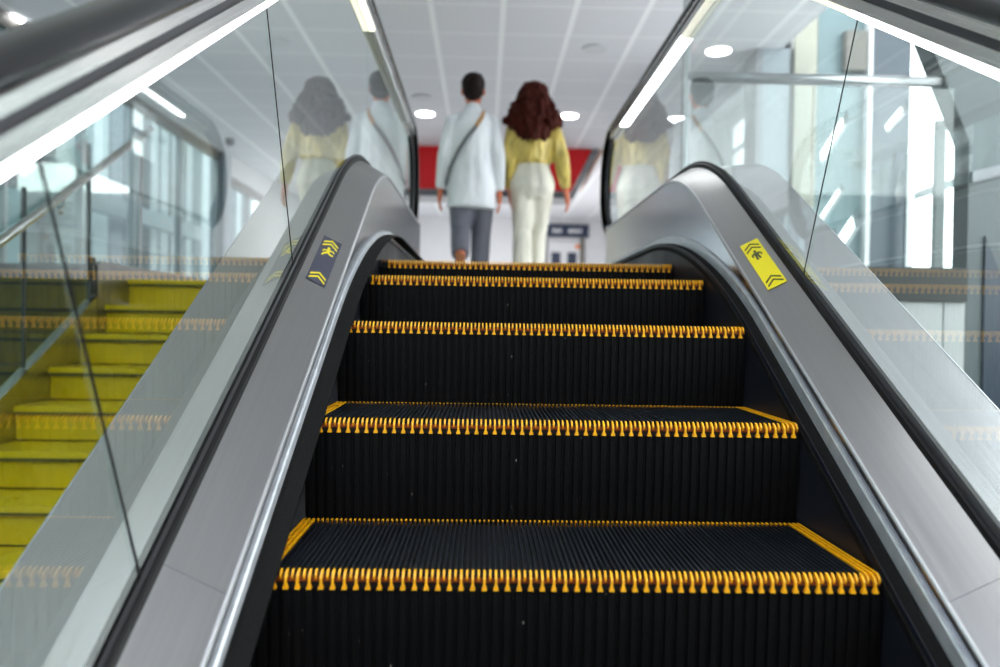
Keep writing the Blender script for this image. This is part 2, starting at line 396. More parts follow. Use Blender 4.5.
# ------------------------------------------------------------------ direction stickers on the decks
def deck_point(s, u, v, lift):
    """u across (m from inner deck edge, in x), v = Y along the incline"""
    x = .542 + u; z = TAN * v + .057 + (x - .5455) * (.050 / .1005) + .0012
    n = Vector((-s * .4717, -TAN, 1)).normalized()
    return Vector((s * x, v, z)) + n * lift
def sticker(s, part, y0, y1, back, ink, figure):
    P = lambda a, b_, lift: deck_point(s, .0285 + .0495 * a, y0 + (y1 - y0) * b_, lift)
    inv = Matrix.Translation((-s * .66, 0, -(LOW + .01)))
    root = bpy.data.objects.new('direction_sticker', None)
    def flat(name, polys, m, lift, parent):
        bm = bmesh.new()
        for pl in polys:
            A = [bm.verts.new(P(a, b_, lift)) for a, b_ in pl]; B = [bm.verts.new(P(a, b_, lift - .0004)) for a, b_ in pl]; n = len(pl)
            bm.faces.new(A); bm.faces.new(B[::-1])
            for i in range(n): bm.faces.new((A[i], A[(i + 1) % n], B[(i + 1) % n], B[i]))
        if parent is None: return part(name, bm, m)
        bmesh.ops.transform(bm, matrix=inv, verts=bm.verts); return obj(name, bm, m, parent)
    bpy.data.objects.remove(root)
    st = flat('direction_sticker', [[(0, 0), (1, 0), (1, 1), (0, 1)]], back, .0009, None)
    def chev(b0, t=.032, rise=.080):
        return [(.10, b0), (.5, b0 + rise), (.90, b0), (.90, b0 + t), (.5, b0 + rise + t), (.10, b0 + t)]
    for b0 in (.035, .775):
        for k in (0, .075):
            flat('chevron', [chev(b0 + k)], ink, .0014, st)
    def stroke(a, b_, w):
        ax, ay = a; bx_, by = b_; K = (y1 - y0) * 1.163 / .0547
        dx, dy = bx_ - ax, (by - ay) * K; l = math.hypot(dx, dy); nx, ny = -dy / l * w, dx / l * w / K
        return [(ax + nx, ay + ny), (bx_ + nx, by + ny), (bx_ - nx, by - ny), (ax - nx, ay - ny)]
    K = (y1 - y0) * 1.163 / .0547
    head = lambda c, r_: [(c[0] + r_ * math.cos(t * PI / 5), c[1] + r_ * math.sin(t * PI / 5) / K) for t in range(10)]
    c0 = .635
    if figure == 'run':
        pl = [head((.52, c0 + .080), .085), stroke((.50, c0 + .06), (.50, c0 + .022), .085), stroke((.47, c0 + .055), (.24, c0 + .062), .04), stroke((.24, c0 + .062), (.14, c0 + .045), .035),
              stroke((.54, c0 + .052), (.76, c0 + .040), .04), stroke((.76, c0 + .04), (.80, c0 + .018), .035),
              stroke((.52, c0 + .022), (.70, c0 - .004), .055), stroke((.70, c0 - .004), (.78, c0 - .035), .045), stroke((.48, c0 + .022), (.32, c0 + .004), .055), stroke((.32, c0 + .004), (.16, c0 + .006), .045)]
    else:
        pl = [head((.50, c0 + .082), .085), stroke((.50, c0 + .062), (.50, c0 + .012), .13), stroke((.42, c0 + .058), (.22, c0 + .035), .05), stroke((.22, c0 + .035), (.26, c0 + .014), .04),
              stroke((.58, c0 + .058), (.78, c0 + .040), .05), stroke((.78, c0 + .04), (.76, c0 + .014), .04), stroke((.43, c0 + .02), (.42, c0 - .030), .06), stroke((.57, c0 + .02), (.60, c0 - .024), .06)]
    pl = [[(.5 + (a - .5) * .9, c0 + (b_ - c0) * 1.6) for a, b_ in p] for p in pl]
    flat('pictogram', pl, ink, .0014, st)
    return st
st = sticker(-1, lpart, .709, .932, M['stickerdark'], M['stickeryellow'], 'run'); st['label'] = 'navy sticker with yellow chevrons and a running figure'
st = sticker(1, rpart, .731, .960, M['stickeryellow'], M['stickerblack'], 'walk'); st['label'] = 'yellow sticker with black chevrons and a walking figure'

# ------------------------------------------------------------------ steps
SXL, SXR = -.536, .503
NR = 109; PITCH = (SXR - SXL) / NR
def ribx(i): return SXL + PITCH * (i + .5)
def make_step(label, loc):
    t = thing('escalator_step', label, 'escalator step', loc, group='steps of the escalator')
    hw = .0021; YB = .343; YF = .017
    bm = bmesh.new(); box(bm, SXL + .001, SXR - .001, .0145, .345, -.034, -.0112)
    obj('tread_base', bm, M['base'], t)
    bm = bmesh.new()
    for i in range(3, NR - 3):
        x = ribx(i); box(bm, x - hw * .75, x + hw * .75, YF, YB - .014, -.0125, -.0008)
    for i in (0, 1, 2): x = ribx(i); box(bm, x - hw, x + hw, .002, .035, -.028, -.0030)
    obj('tread', bm, M['tread'], t)
    # yellow noses of the ribs: every second one runs down into a flared foot
    bm = bmesh.new()
    for i in range(3, NR):
        x = ribx(i)
        if i % 2 == 1:
            pts = [(YF, -.0008), (.010, -.0026), (.002, -.0090), (.000, -.0125), (.000, -.0225), (.005, -.0225), (.006, -.0150), (.011, -.0115), (YF, -.0115)]
            prism(bm, pts, 'x', x - hw * .85, x + hw * .85)
            A = [(-hw * .9, -.0215), (hw * .9, -.0215), (hw * 2.0, -.0275), (hw * 2.05, -.0300), (-hw * 2.05, -.0300), (-hw * 2.0, -.0275)]
            prism(bm, [(x + a, z) for a, z in A], 'y', -.0012, .006)
        else:
            prism(bm, [(YF, -.0008), (.011, -.0028), (.007, -.0080), (.006, -.0115), (.008, -.0165), (.012, -.0165), (YF, -.0115)], 'x', x - hw * .8, x + hw * .8)
    obj('nose_teeth', bm, M['yellow'], t)
    bm = bmesh.new(); box(bm, SXL + .03, SXR - .001, .0105, .0143, -.0205, -.0130)
    obj('nose_band', bm, M['orange'], t)
    for side in (0, 1):
        bm = bmesh.new(); rows = range(3) if side == 0 else range(NR - 3, NR)
        for i in rows:
            x = ribx(i); box(bm, x - hw * 1.1, x + hw * 1.1, .036 if side == 0 else YF, YB, -.0125, -.0006)
        obj('side_stripe', bm, M['yellow'], t)
        x0, x1 = (SXL + .0015, SXL + 3 * PITCH) if side == 0 else (SXR - 3 * PITCH, SXR - .0015)
        bm = bmesh.new(); box(bm, x0, x1, .036, YB, -.0111, -.0080)
        obj('side_band', bm, M['orange'], t)
    bm = bmesh.new()
    for i in range(3, NR - 3):
        x = ribx(i); box(bm, x - hw * .8, x + hw * .8, YB - .0135, YB, -.0125, -.0006)
    obj('rear_tips', bm, M['yellow'], t)
    # riser, ribbed and slightly curved
    prof = []
    for k in range(10):
        u = k / 9; prof.append((.003 + .012 * u * u, -.0300 - (.232 - .0300) * u))
    bm = bmesh.new(); cols = [(SXL + .001, .004)]
    for i in range(NR):
        if i % 2 == 0: continue
        x = ribx(i)
        for dx, d in ((-.0066, .0045), (-.0050, .0), (.0050, .0), (.0066, .0045)): cols.append((min(SXR - .001, max(SXL + .001, x + dx)), d))
    cols.append((SXR - .001, .004))
    V = [[bm.verts.new((x, y + d, z)) for y, z in prof] for x, d in cols]
    for a, b_ in zip(V, V[1:]):
        for k in range(9): bm.faces.new((a[k], b_[k], b_[k + 1], a[k + 1]))
    obj('riser', bm, M['riser'], t, recalc=False)
    return t
nos = [(0, 0), (.3475, .2068), (.695, .4100), (1.072, .5510), (1.469, .6300), (1.873, .6530), (-.3475, -.2068)]
labs = ['lowest fully visible black step, widest tread with yellow edges', 'second black step up, tread seen almost edge-on below a tall riser',
        'third black step up, its yellow teeth level with the eye', 'fourth black step up, short riser below the top bend', 'fifth black step up, thin riser just below the landing',
        'topmost black step, level with the landing in front of the comb plate', 'black step cut off below the lowest yellow nosing']
st0 = make_step(labs[0], (0, nos[0][0], nos[0][1]))
for (y, z), lb_ in list(zip(nos, labs))[1:]:
    c = st0.copy(); C.objects.link(c); c.location = (0, y, z); c['label'] = lb_
    for ch in list(st0.children):
        d = ch.copy(); C.objects.link(d); d.parent = c

# dark pan added under the steps, also stops light leaking from below
PN = path(-.29, .33, 2.4, y1=3.0)
bm = strip([(-.530, PN, 0), (.500, PN, 0), (.500, PN, -.02), (-.530, PN, -.02)])
o = obj('escalator_truss', bm, M['base']); tag(o, 'dark pan carrying the black steps between the two skirts', 'escalator truss')
# comb plate
cp = thing('comb_plate', 'ribbed metal comb plate where the top step meets the landing', 'comb plate', (-.0165, 2.30, FLOOR - .03))
bm = bmesh.new(); box(bm, -.52, .518, .02, 1.35, 0, .028)
for k in range(60): x = -.49 + k * .98 / 59; box(bm, x - .004, x + .004, .05, 1.30, .028, .031)
obj('plate', bm, M['holder'], cp)
bm = bmesh.new()
for i in range(NR - 1):
    x = SXL + .0165 + PITCH * (i + 1); box(bm, x - .002, x + .002, -.03, .03, .005, .0275)
obj('comb_teeth', bm, M['yellow'], cp)

# ------------------------------------------------------------------ yellow stairs
SY, SR, ST = 3.65, .168, .2925
stairs = thing('yellow_staircase', 'yellow vinyl-clad staircase climbing beside the escalator to the landing', 'staircase', (-1.63, SY, LOW))
iv = Matrix.Translation((1.63, -SY, -LOW))
def spart(name, bm, m, parent=stairs):
    bmesh.ops.transform(bm, matrix=iv, verts=bm.verts); return obj(name, bm, m, parent)
NS = 19
X0, X1 = -2.40, -.90
for k in range(NS):
    y = SY - k * ST; z = FLOOR - k * SR
    if z < LOW + .05: break
    bm = bmesh.new()
    box(bm, X0 + .0, X1, y + .002, y + .012, z - SR + .004, z - .036)
    spart('riser', bm, M['stairs'])
    bm = bmesh.new(); bot = y + (ST if k else 1.0)
    box(bm, X0, X1, y - .018, bot + (.001 if k == 0 else 0), z - .034, z - .002)
    tr = spart('tread', bm, M['stairs'])
    bm = bmesh.new(); box(bm, X0 + .002, X1, y - .0205, y - .0185, z - .040, z - .029)
    box(bm, X0 + .002, X1, y - .016, y + .002, z - .046, z - .036)
    spart('nosing_strip', bm, M['stair_nose'], stairs)
bm = bmesh.new()
prism(bm, [(SY - 18 * ST, LOW + .02), (SY, FLOOR - .2), (SY, FLOOR - .5), (SY - 17 * ST, LOW + .02)], 'x', X0 + .01, X1 - .01)
spart('soffit', bm, M['greypanel'])
sl = SR / ST
bm = bmesh.new()
prism(bm, [(-1.6, FLOOR + (-1.6 - SY) * sl - .20), (-1.6, FLOOR + (-1.6 - SY) * sl + .105), (SY - .40, FLOOR - .40 * sl + .105), (SY - .40, FLOOR - .40 * sl - .20)], 'x', X0 - .055, X0 - .002)
spart('stringer', bm, steel('stringer_steel', (.50, .49, .42), .3))

# kerb along the landing above the stairs
bm = bmesh.new(); prism(bm, [(SY - .395, .25), (SY - .395, FLOOR + .062), (SY - .30, FLOOR + .085), (8.2, FLOOR + .045), (8.2, FLOOR - .02), (SY + .05, FLOOR - .02), (SY + .05, .25)], 'x', X0 - .06, X0 - .001)
o = obj('landing_kerb', bm, M['deck']); tag(o, 'low brushed steel kerb along the landing above the yellow stairs', 'kerb')

# glass stair balustrade with a tube handrail
sb = thing('stair_balustrade', 'dark-tinted glass balustrade with steel tube rail on the outer side of the yellow stairs', 'stair balustrade', (-2.43, SY, LOW))
iv2 = Matrix.Translation((2.43, -SY, -LOW))
def bpart(name, bm, m, smooth=False):
    bmesh.ops.transform(bm, matrix=iv2, verts=bm.verts); return obj(name, bm, m, sb, smooth)
zz = lambda y: FLOOR + (y - SY) * sl
ys = [-1.0, .25, 1.45, 2.58, 3.20]
for a, c_ in zip(ys, ys[1:]):
    bm = bmesh.new(); prism(bm, [(a + .008, zz(a) + .108), (c_ - .008, zz(c_) + .108), (c_ - .008, zz(c_) + 1.05), (a + .008, zz(a) + 1.05)], 'x', -2.436, -2.424)
    bpart('glass_panel', bm, M['glass_dark'])
    bm = bmesh.new(); box(bm, -2.442, -2.418, c_ - .007, c_ + .007, zz(c_) + .115, zz(c_) + 1.0)
    bpart('post', bm, M['darkframe'])
bm = bmesh.new(); box(bm, -2.45, -2.41, 3.212, 3.25, zz(3.25) + .12, FLOOR + .10); bpart('end_post', bm, M['darkframe'])
bm = bmesh.new(); ya, yb = -.9, 3.945
tube(bm, [(-2.40, ya, zz(ya) + .845), (-2.40, yb - .3, zz(yb - .3) + .845), (-2.40, yb, zz(yb) + .845)], .023, 14); bpart('tube_rail', bm, M['rail'], True)
for y in (.4, 1.7, 2.9, 3.85):
    bm = bmesh.new(); tube(bm, [(-2.40, y, zz(y) + .83), (-2.41, y, zz(y) + .78), (-2.432, y, zz(y) + .75)], .008, 8); blob(bm, (-2.43, y, zz(y) + .75), .022, 10); bpart('bracket', bm, M['frame'], True)
bm = bmesh.new(); box(bm, -2.445, -2.42, 3.83, 3.87, FLOOR + .087, FLOOR + .95); bpart('post', bm, M['frame'])

# ------------------------------------------------------------------ landing, floors, ceiling
bm = bmesh.new()
box(bm, -.66, .66, 3.62, 24, FLOOR - .25, FLOOR)
box(bm, -.90, -.66, 3.62, 24, FLOOR - .25, FLOOR)
box(bm, -4.6, -.90, SY + 1.0, 24, FLOOR - .25, FLOOR)
box(bm, -4.6, -2.465, SY, SY + 1.0, FLOOR - .25, FLOOR)
box(bm, .66, 4.3, 3.62, 24, FLOOR - .25, FLOOR)
box(bm, .87, 2.41, 2.85, 3.62, FLOOR - .25, FLOOR)
struct('floor', bm, M['floor'], 'pale floor of the upper landing')
struct('floor_lower', bx(-9, 9, -8, 12, LOW - .2, LOW), M['floor'])
bm = bmesh.new(); box(bm, -4.45, 2.62, -9, 6.0, CEIL, CEIL + .12); box(bm, -4.45, 2.9, 6.0, 24, CEIL, CEIL + .12)
struct('ceiling', bm, M['ceiling'])
# darker slab edges
bm = bmesh.new(); box(bm, -4.6, -2.465, SY - .06, SY - .002, FLOOR - .95, FLOOR + .085)
o = obj('slab_fascia', bm, M['darkpanel']); tag(o, 'dark slab fascia of the landing behind the stair balustrade glass', 'fascia', 'landing fascias')
struct('wall_understair', bx(-4.6, -2.465, SY - .02, SY + .1, LOW, FLOOR - .95), M['darkpanel'])
rf = thing('landing_fascia', 'dark fascia band over pale panels at the landing edge below the guard rail', 'fascia', (1.64, 2.83, LOW), group='landing fascias')
def rp_(name, bm, m):
    bmesh.ops.transform(bm, matrix=Matrix.Translation((-1.64, -2.83, -LOW)), verts=bm.verts); return obj(name, bm, m, rf)
rp_('band', bx(.88, 2.41, 2.80, 2.848, .565, .745), M['darkpanel'])
for a, c_ in ((.88, 1.42), (1.428, 2.29), (2.298, 2.41)): rp_('panel', bx(a, c_, 2.82, 2.848, LOW + .03, .562), M['lightpanel'])

# guard rail across the landing edge
gr = thing('guard_rail', 'horizontal steel tube rail over glass across the landing edge', 'guard rail', (1.6, 2.88, FLOOR))
def gp(name, bm, m, sm=False):
    bmesh.ops.transform(bm, matrix=Matrix.Translation((-1.6, -2.88, -FLOOR)), verts=bm.verts); return obj(name, bm, m, gr, sm)
bm = bmesh.new(); tube(bm, [(.90, 2.88, 1.752), (2.30, 2.88, 1.752)], .029, 16); gp('tube_rail', bm, M['frame'], True)
bm = bmesh.new(); tube(bm, [(2.285, 2.88, 1.752), (2.315, 2.88, 1.752)], .033, 16); gp('end_cap', bm, M['darkframe'], True)
gp('glass_panel', bx(.90, 1.585, 2.874, 2.886, FLOOR + .02, 1.715), M['glass']); gp('glass_panel', bx(1.595, 2.36, 2.874, 2.886, FLOOR + .02, 1.715), M['glass'])
gp('post', bx(.885, .925, 2.86, 2.90, FLOOR, 2.2), M['frame'])

# ------------------------------------------------------------------ bulkhead and far hall
bh = thing('ceiling_bulkhead', 'red ceiling bulkhead across the hall beyond the walkers, slanted end', 'bulkhead', (-.8, 10.3, 2.3))
def bp_(name, bm, m):
    bmesh.ops.transform(bm, matrix=Matrix.Translation((.8, -10.3, -2.3)), verts=bm.verts); return obj(name, bm, m, bh)
bm = bmesh.new(); prism(bm, [(-1.36, 2.41), (1.12, 2.41), (1.42, 3.045), (-1.36, 3.045)], 'y', 10.28, 10.9); bp_('red_face', bm, M['red'])
bm = bmesh.new(); prism(bm, [(-1.36, 2.30), (1.07, 2.30), (1.12, 2.405), (-1.36, 2.405)], 'y', 10.27, 10.9)
bp_('grey_band', bm, M['greypanel'])
bm = bmesh.new()
for k in range(40):
    x = -1.33 + k * .06; box(bm, x, x + .035, 10.255, 10.269, 2.32, 2.385)
bp_('grille', bm, M['darkframe'])
bm = bmesh.new(); prism(bm, [(1.09, 2.30), (1.15, 2.30), (1.52, 3.045), (1.44, 3.045)], 'y', 10.26, 10.9); bp_('slanted_edge', bm, M['greypanel'])
bm = bmesh.new(); prism(bm, [(1.30, 2.52), (1.335, 2.52), (1.60, 3.045), (1.53, 3.045)], 'y', 10.30, 10.9); bp_('trim_strip', bm, mat('peach_trim', (.80, .55, .45), .5))

struct('ceiling_upper_blocker', bx(2.9, 5.2, 1.6, 8, 5.05, 5.2), M['ceiling'])  # unseen canopy added to block sky light over the side atrium
struct('wall_right_blocker', bx(4.95, 5.1, -8, 3.0, LOW, .4), M['concrete'])  # unseen wall added to cut daylight from that side
struct('wall_front', bx(-9, 9, -8.15, -8, LOW, CEIL), M['concrete'])  # unseen end of the hall, keeps bright sky out of the riser reflections
struct('wall_back', bx(-4.45, 2.9, 18, 18.15, FLOOR, CEIL), M['white'])
bm = bmesh.new()
YW = [(7.62, 8.0)]
box(bm, 2.85, 3.0, 6.35, 7.55, FLOOR, CEIL); box(bm, 2.85, 3.0, 7.55, 8.15, FLOOR, 2.28); box(bm, 2.85, 3.0, 7.55, 8.15, 2.52, 2.58); box(bm, 2.85, 3.0, 7.55, 8.15, 2.86, CEIL); box(bm, 2.85, 3.0, 8.15, 18, FLOOR, CEIL)
struct('wall_right', bm, M['white'])
sg = thing('door_sign', 'navy sign with pale lettering above the far doorway', 'sign', (1.9, 17.97, 2.62))
def dsp(name, bm, m, p=sg):
    bmesh.ops.transform(bm, matrix=Matrix.Translation((-1.9, -17.97, -2.62)), verts=bm.verts); return obj(name, bm, m, p)
brd = dsp('board', bx(1.38, 2.42, 17.93, 17.995, 2.60, 2.92), M['navy'])
for x0, w in ((1.52, .05), (1.60, .07), (1.70, .04), (1.92, .08), (2.03, .05), (2.11, .06), (2.20, .04)):
    dsp('letter', bx(x0, x0 + w, 17.92, 17.931, 2.70, 2.82 - .02 * (w > .055)), M['white'], brd)
door = thing('doorway', 'pale double doorway with dark glass panes under the navy sign', 'doorway', (1.9, 17.95, FLOOR))
def dp(name, bm, m, p=door):
    bmesh.ops.transform(bm, matrix=Matrix.Translation((-1.9, -17.95, -FLOOR)), verts=bm.verts); return obj(name, bm, m, p)
dp('frame', bx(1.30, 1.40, 17.9, 17.995, FLOOR, 2.58), M['greypanel']); dp('frame', bx(2.22, 2.32, 17.9, 17.995, FLOOR, 2.58), M['brown'])
for a in (1.42, 1.82):
    lf = dp('leaf', bx(a, a + .39, 17.94, 17.99, FLOOR + .01, 2.48), M['greypanel' if a > 2 else 'white'])
    dp('pane', bx(a + .08, a + .31, 17.93, 17.939, 1.0, 2.22), M['navy'], lf)
dp('notice', bx(2.10, 2.20, 17.92, 17.938, 2.32, 2.42), M['orangelight'])

# ------------------------------------------------------------------ side facades
# glass wall along the stairs side of the hall
def facade(y0, y1, x, ztop, posts, mlabel):
    t = thing('glass_facade', mlabel, 'glass facade', (x, (y0 + y1) / 2, LOW))
    iv_ = Matrix.Translation((-x, -(y0 + y1) / 2, -LOW))
    def fp(name, bm, m):
        bmesh.ops.transform(bm, matrix=iv_, verts=bm.verts); return obj(name, bm, m, t)
    ps = [y0] + posts + [y1]
    for a, c_ in zip(ps, ps[1:]): fp('pane', bx(x - .008, x + .008, a + .02, c_ - .02, LOW + .1, ztop - .12), M['glass_teal'])
    for p in ps: fp('mullion', bx(x - .05, x + .04, p - .022, p + .022, LOW + .02, ztop - .10), M['frame'])
    fp('head_rail', bx(x - .06, x + .05, y0, y1, ztop - .12, ztop - .005), M['brown'])
    fp('transom', bx(x - .04, x + .03, y0, y1, FLOOR + .06, FLOOR + .14), M['frame'])
    return t
facade(-6, 11.0, -4.4, CEIL, [-4.5, -3.0, -1.5, 0, 1.5, 3.0, 4.3, 5.6, 6.9, 8.1, 9.5], 'long teal-tinted glass curtain wall beyond the yellow stairs, under a taupe head rail')
facade(11.35, 17.8, -4.4, 2.75, [12.6, 13.9, 15.3, 16.6], 'far stretch of glass wall past the end pier of the hall')
struct('wall_left', bx(-4.45, -4.3, 11.35, 18, 2.75, CEIL), M['white'])
struct('trim_1', bx(-4.5, -4.28, 11.02, 11.33, LOW, CEIL), M['bluewhite'])
# fins and blocks of the building outside that glass
rnd = random.Random(3)
y = -5.0; k = 0
while y < 22:
    w = rnd.uniform(.22, .75); gap = rnd.choice([.05, .09, .16, .30]); x = -rnd.uniform(6.95, 7.15)
    m = M[rnd.choice(['slate', 'concrete', 'slate', 'concrete', 'teal', 'fin'])]
    o = bpy.data.objects.new('facade_fin', None)
    bpy.data.objects.remove(o)
    bm = bmesh.new(); zt = rnd.uniform(7, 11)
    box(bm, x - .35, x, y, y + w, LOW - .3, zt)
    o = obj('facade_fin', bm, m)
    tag(o, 'tall vertical cladding fin outside the curtain wall beyond the yellow stairs', 'cladding fin', 'fins outside the curtain wall')
    y += w + gap; k += 1
for (ya, yb, z0, z1, nm) in ((4.0, 16.0, 2.15, 2.45, 'spandrel'), (-4, 20, .2, .62, 'spandrel')):
    o = obj('spandrel_beam', bx(-6.6, -6.45, ya, yb, z0, z1), M['concrete'])
    tag(o, 'long grey spandrel beam outside the curtain wall, %s' % ('at head height' if z0 > 1 else 'at landing level'), 'beam')

# structures past the guard rail
def st_(name, bm, m, lab, cat, group=None):
    o = obj(name, bm, m); tag(o, lab, cat, group); return o
st_('hall_column', bx(2.43, 2.70, 6.0, 6.30, FLOOR, CEIL + 2), M['bluewhite'], 'pale blue clad column where the tiled ceiling ends', 'column', 'columns past the guard rail')
st_('column_edge', bx(2.37, 2.425, 5.98, 6.30, FLOOR, CEIL - .01), M['greypanel'], 'narrow grey casing beside the pale blue column', 'casing')
st_('hall_column', bx(2.72, 2.93, 5.95, 6.25, FLOOR, CEIL + 2), M['beige'], 'beige clad column next to the pale blue column', 'column', 'columns past the guard rail')
# teal wall; its sun patches are imitated by slanted cut-outs to the sky
def screen(name, x0, x1, y, z0, z1, holes, m, lab, cat, th=.12):
    """solid wall with slanted quadrilateral cut-outs standing in for patches of light, cut on a bmesh grid by boolean"""
    t = obj(name, bx(x0, x1, y, y + th, z0, z1), m)
    bmh = bmesh.new()
    for h in holes: prism(bmh, h, 'y', y - .2, y + th + .2)
    bmesh.ops.recalc_face_normals(bmh, faces=bmh.faces)
    mh = bpy.data.meshes.new('cutter'); bmh.to_mesh(mh); bmh.free()
    co = bpy.data.objects.new('cutter', mh); C.objects.link(co)
    md = t.modifiers.new('cut', 'BOOLEAN'); md.operation = 'DIFFERENCE'; md.object = co; md.solver = 'EXACT'
    dg = bpy.context.evaluated_depsgraph_get(); dg.update()
    me = bpy.data.meshes.new_from_object(t.evaluated_get(dg)); t.modifiers.clear(); t.data = me
    bpy.data.objects.remove(co)
    tag(t, lab, cat); return t
# px -> plane Y=6 handled offline; light-patch cut-outs in metres
CX, CZ, D6, F = -.1678, .4067, 7.257, 770.99
def at6(px, py): return (CX + (px - 483.2) / F * D6 * 1.0, CZ + (327 - py) / F * D6)
def Q(*p): return [at6(*a) for a in p]
holes = [Q((820, 150), (846, 105), (848, 118), (822, 164)), Q((820, 215), (842, 180), (846, 186), (822, 224)), Q((822, 262), (858, 205), (862, 222), (836, 266)),
         Q((826, 240), (836, 224), (838, 230), (828, 246))]
screen('teal_screen', at6(815, 0)[0], at6(866, 0)[0], 6.0, FLOOR, CEIL + 2, holes, M['teal'], 'teal wall screen, sun patches imitated by slanted cut-outs', 'screen')
holes = [Q((891, 118), (914, 90), (914, 102), (893, 126)), Q((896, 158), (901, 141), (902, 150), (898, 166)), Q((872, 140), (876, 134), (877, 146), (873, 150)),
         Q((873, 170), (881, 163), (882, 184), (876, 190)), Q((868, 215), (876, 190), (880, 205), (871, 262)), Q((870, 108), (874, 96), (876, 104), (872, 112)),
         Q((903, 185), (910, 160), (911, 178), (905, 205))]
screen('slate_screen', at6(867, 0)[0], at6(916, 0)[0], 6.1, FLOOR, CEIL + 2, holes, M['slate'], 'slate-coloured wall screen, light reflections imitated by small slanted cut-outs', 'screen')  # cut-outs shaped after light reflections on the wall, showing sky
st_('white_strut', bx(at6(862, 0)[0], at6(866, 0)[0], 5.9, 5.99, FLOOR, CEIL + 2), M['white'], 'slim white upright between the teal and slate screens', 'upright')
st_('wall_speaker', bx(at6(839, 0)[0], at6(860, 0)[0], 5.90, 5.99, at6(0, 69)[1], at6(0, 30)[1]), M['brown'], 'taupe box mounted high on the teal screen', 'wall box')
bm = bmesh.new(); x0, x1 = at6(933, 0)[0], at6(943, 0)[0]
st_('glass_door_post', bx(x0, x1, 5.92, 5.98, FLOOR, at6(0, 116)[1]), M['darkframe'], 'dark upright post standing in front of the bright opening', 'post')
st_('access_post', bx(at6(905, 0)[0], at6(912, 0)[0], 5.93, 5.98, FLOOR, at6(0, 150)[1]), M['frame'], 'slim grey post before the slate screen', 'post')
# sloping beam and window grid beyond
bm = bmesh.new(); a = at6(895, 204); b_ = at6(1010, 164)
prism(bm, [a, b_, (b_[0], b_[1] + .10), (a[0], a[1] + .07)], 'y', 6.4, 6.5); st_('sloping_beam', bm, M['concrete'], 'grey beam sloping up across the bright opening', 'beam')
wn = thing('outside_window_frame', 'pale window grid low in the bright opening', 'window frame', (4.2, 7.0, FLOOR))
for nm, a in (('upright', (at6(952, 0)[0], at6(954.5, 0)[0], FLOOR, 2.2)), ('upright', (at6(961, 0)[0], at6(963, 0)[0], FLOOR, 2.2)), ('crossbar', (at6(944, 0)[0], at6(967, 0)[0], at6(0, 245)[1], at6(0, 241)[1])), ('crossbar', (at6(944, 0)[0], at6(967, 0)[0], at6(0, 218)[1], at6(0, 215)[1]))):
    bm = bx(a[0], a[1], 6.9, 6.95, a[2], a[3]); bmesh.ops.transform(bm, matrix=Matrix.Translation((-4.2, -7.0, -FLOOR)), verts=bm.verts); obj(nm, bm, M['bluewhite'], wn)
# big leaning wall at the frame side
bm = bmesh.new(); prism(bm, [(2.485, LOW), (2.478, 1.45), (2.02, 2.51), (1.80, CEIL - .01), (4.6, CEIL - .01), (4.6, LOW)], 'y', 2.92, 3.06)
struct('wall_leaning', bm, M['concrete'], 'grey-green wall with a leaning edge past the guard rail')
bm = bmesh.new(); prism(bm, [(2.58, LOW), (2.57, .93), (2.70, .62), (2.70, LOW)], 'y', 2.905, 2.918); struct('trim_2', bm, M['slate'], 'dark wedge panel on the grey-green wall')
bm = bmesh.new(); prism(bm, [(2.49, 1.22), (2.8, 1.30), (2.8, 1.36), (2.49, 1.28)], 'y', 2.905, 2.918); struct('trim_3', bm, M['greypanel'])

# ------------------------------------------------------------------ lights in the ceiling
def downlight(x, y, on, lab):
    t = thing('downlight', lab, 'ceiling light', (x, y, CEIL - .012), group='round ceiling downlights')
    bm = bmesh.new(); bmesh.ops.create_cone(bm, cap_ends=True, segments=32, radius1=.122, radius2=.122, depth=.010); bmesh.ops.translate(bm, vec=(0, 0, .005), verts=bm.verts)
    obj('trim_ring', bm, M['lampoff'], t)
    bm = bmesh.new(); bmesh.ops.create_cone(bm, cap_ends=True, segments=32, radius1=.112, radius2=.112, depth=.008); bmesh.ops.translate(bm, vec=(0, 0, -.002), verts=bm.verts)
    obj('lens', bm, M['lamp' if on else 'lampoff'], t)
downlight(-.94, 8.5, True, 'lit round downlight beside the head of the walker in the white coat')
downlight(.87, 8.45, True, 'lit round downlight beside the curly auburn hair')
downlight(2.03, 6.07, True, 'lit round downlight above the guard rail, seen through glass')
downlight(.855, 6.10, False, 'unlit round downlight above the curly-haired walker')
downlight(-.925, 7.81, False, 'unlit round downlight just before the lit one by the white coat')
o = obj('ceiling_strip_light', bx(-4.33, -4.31, 5.6, 5.75, CEIL - .03, CEIL - .004), M['led']); tag(o, 'short white strip lamp at the ceiling edge above the curtain wall', 'strip lamp')

bm = bmesh.new(); blob(bm, (-3.9, 10.1, CEIL - .05), (.07, .07, .06), 14); box(bm, -3.95, -3.85, 10.05, 10.15, CEIL - .05, CEIL - .004)
tag(obj('ceiling_camera', bm, M['darkframe'], smooth=False), 'small dark dome camera on the ceiling near the curtain wall', 'camera')
tag(obj('ceiling_call_box', bx(1.71, 1.76, 6.0, 6.05, CEIL - .09, CEIL - .004), M['red']), 'small red box under the tiled ceiling, seen through the balustrade glass', 'alarm box')

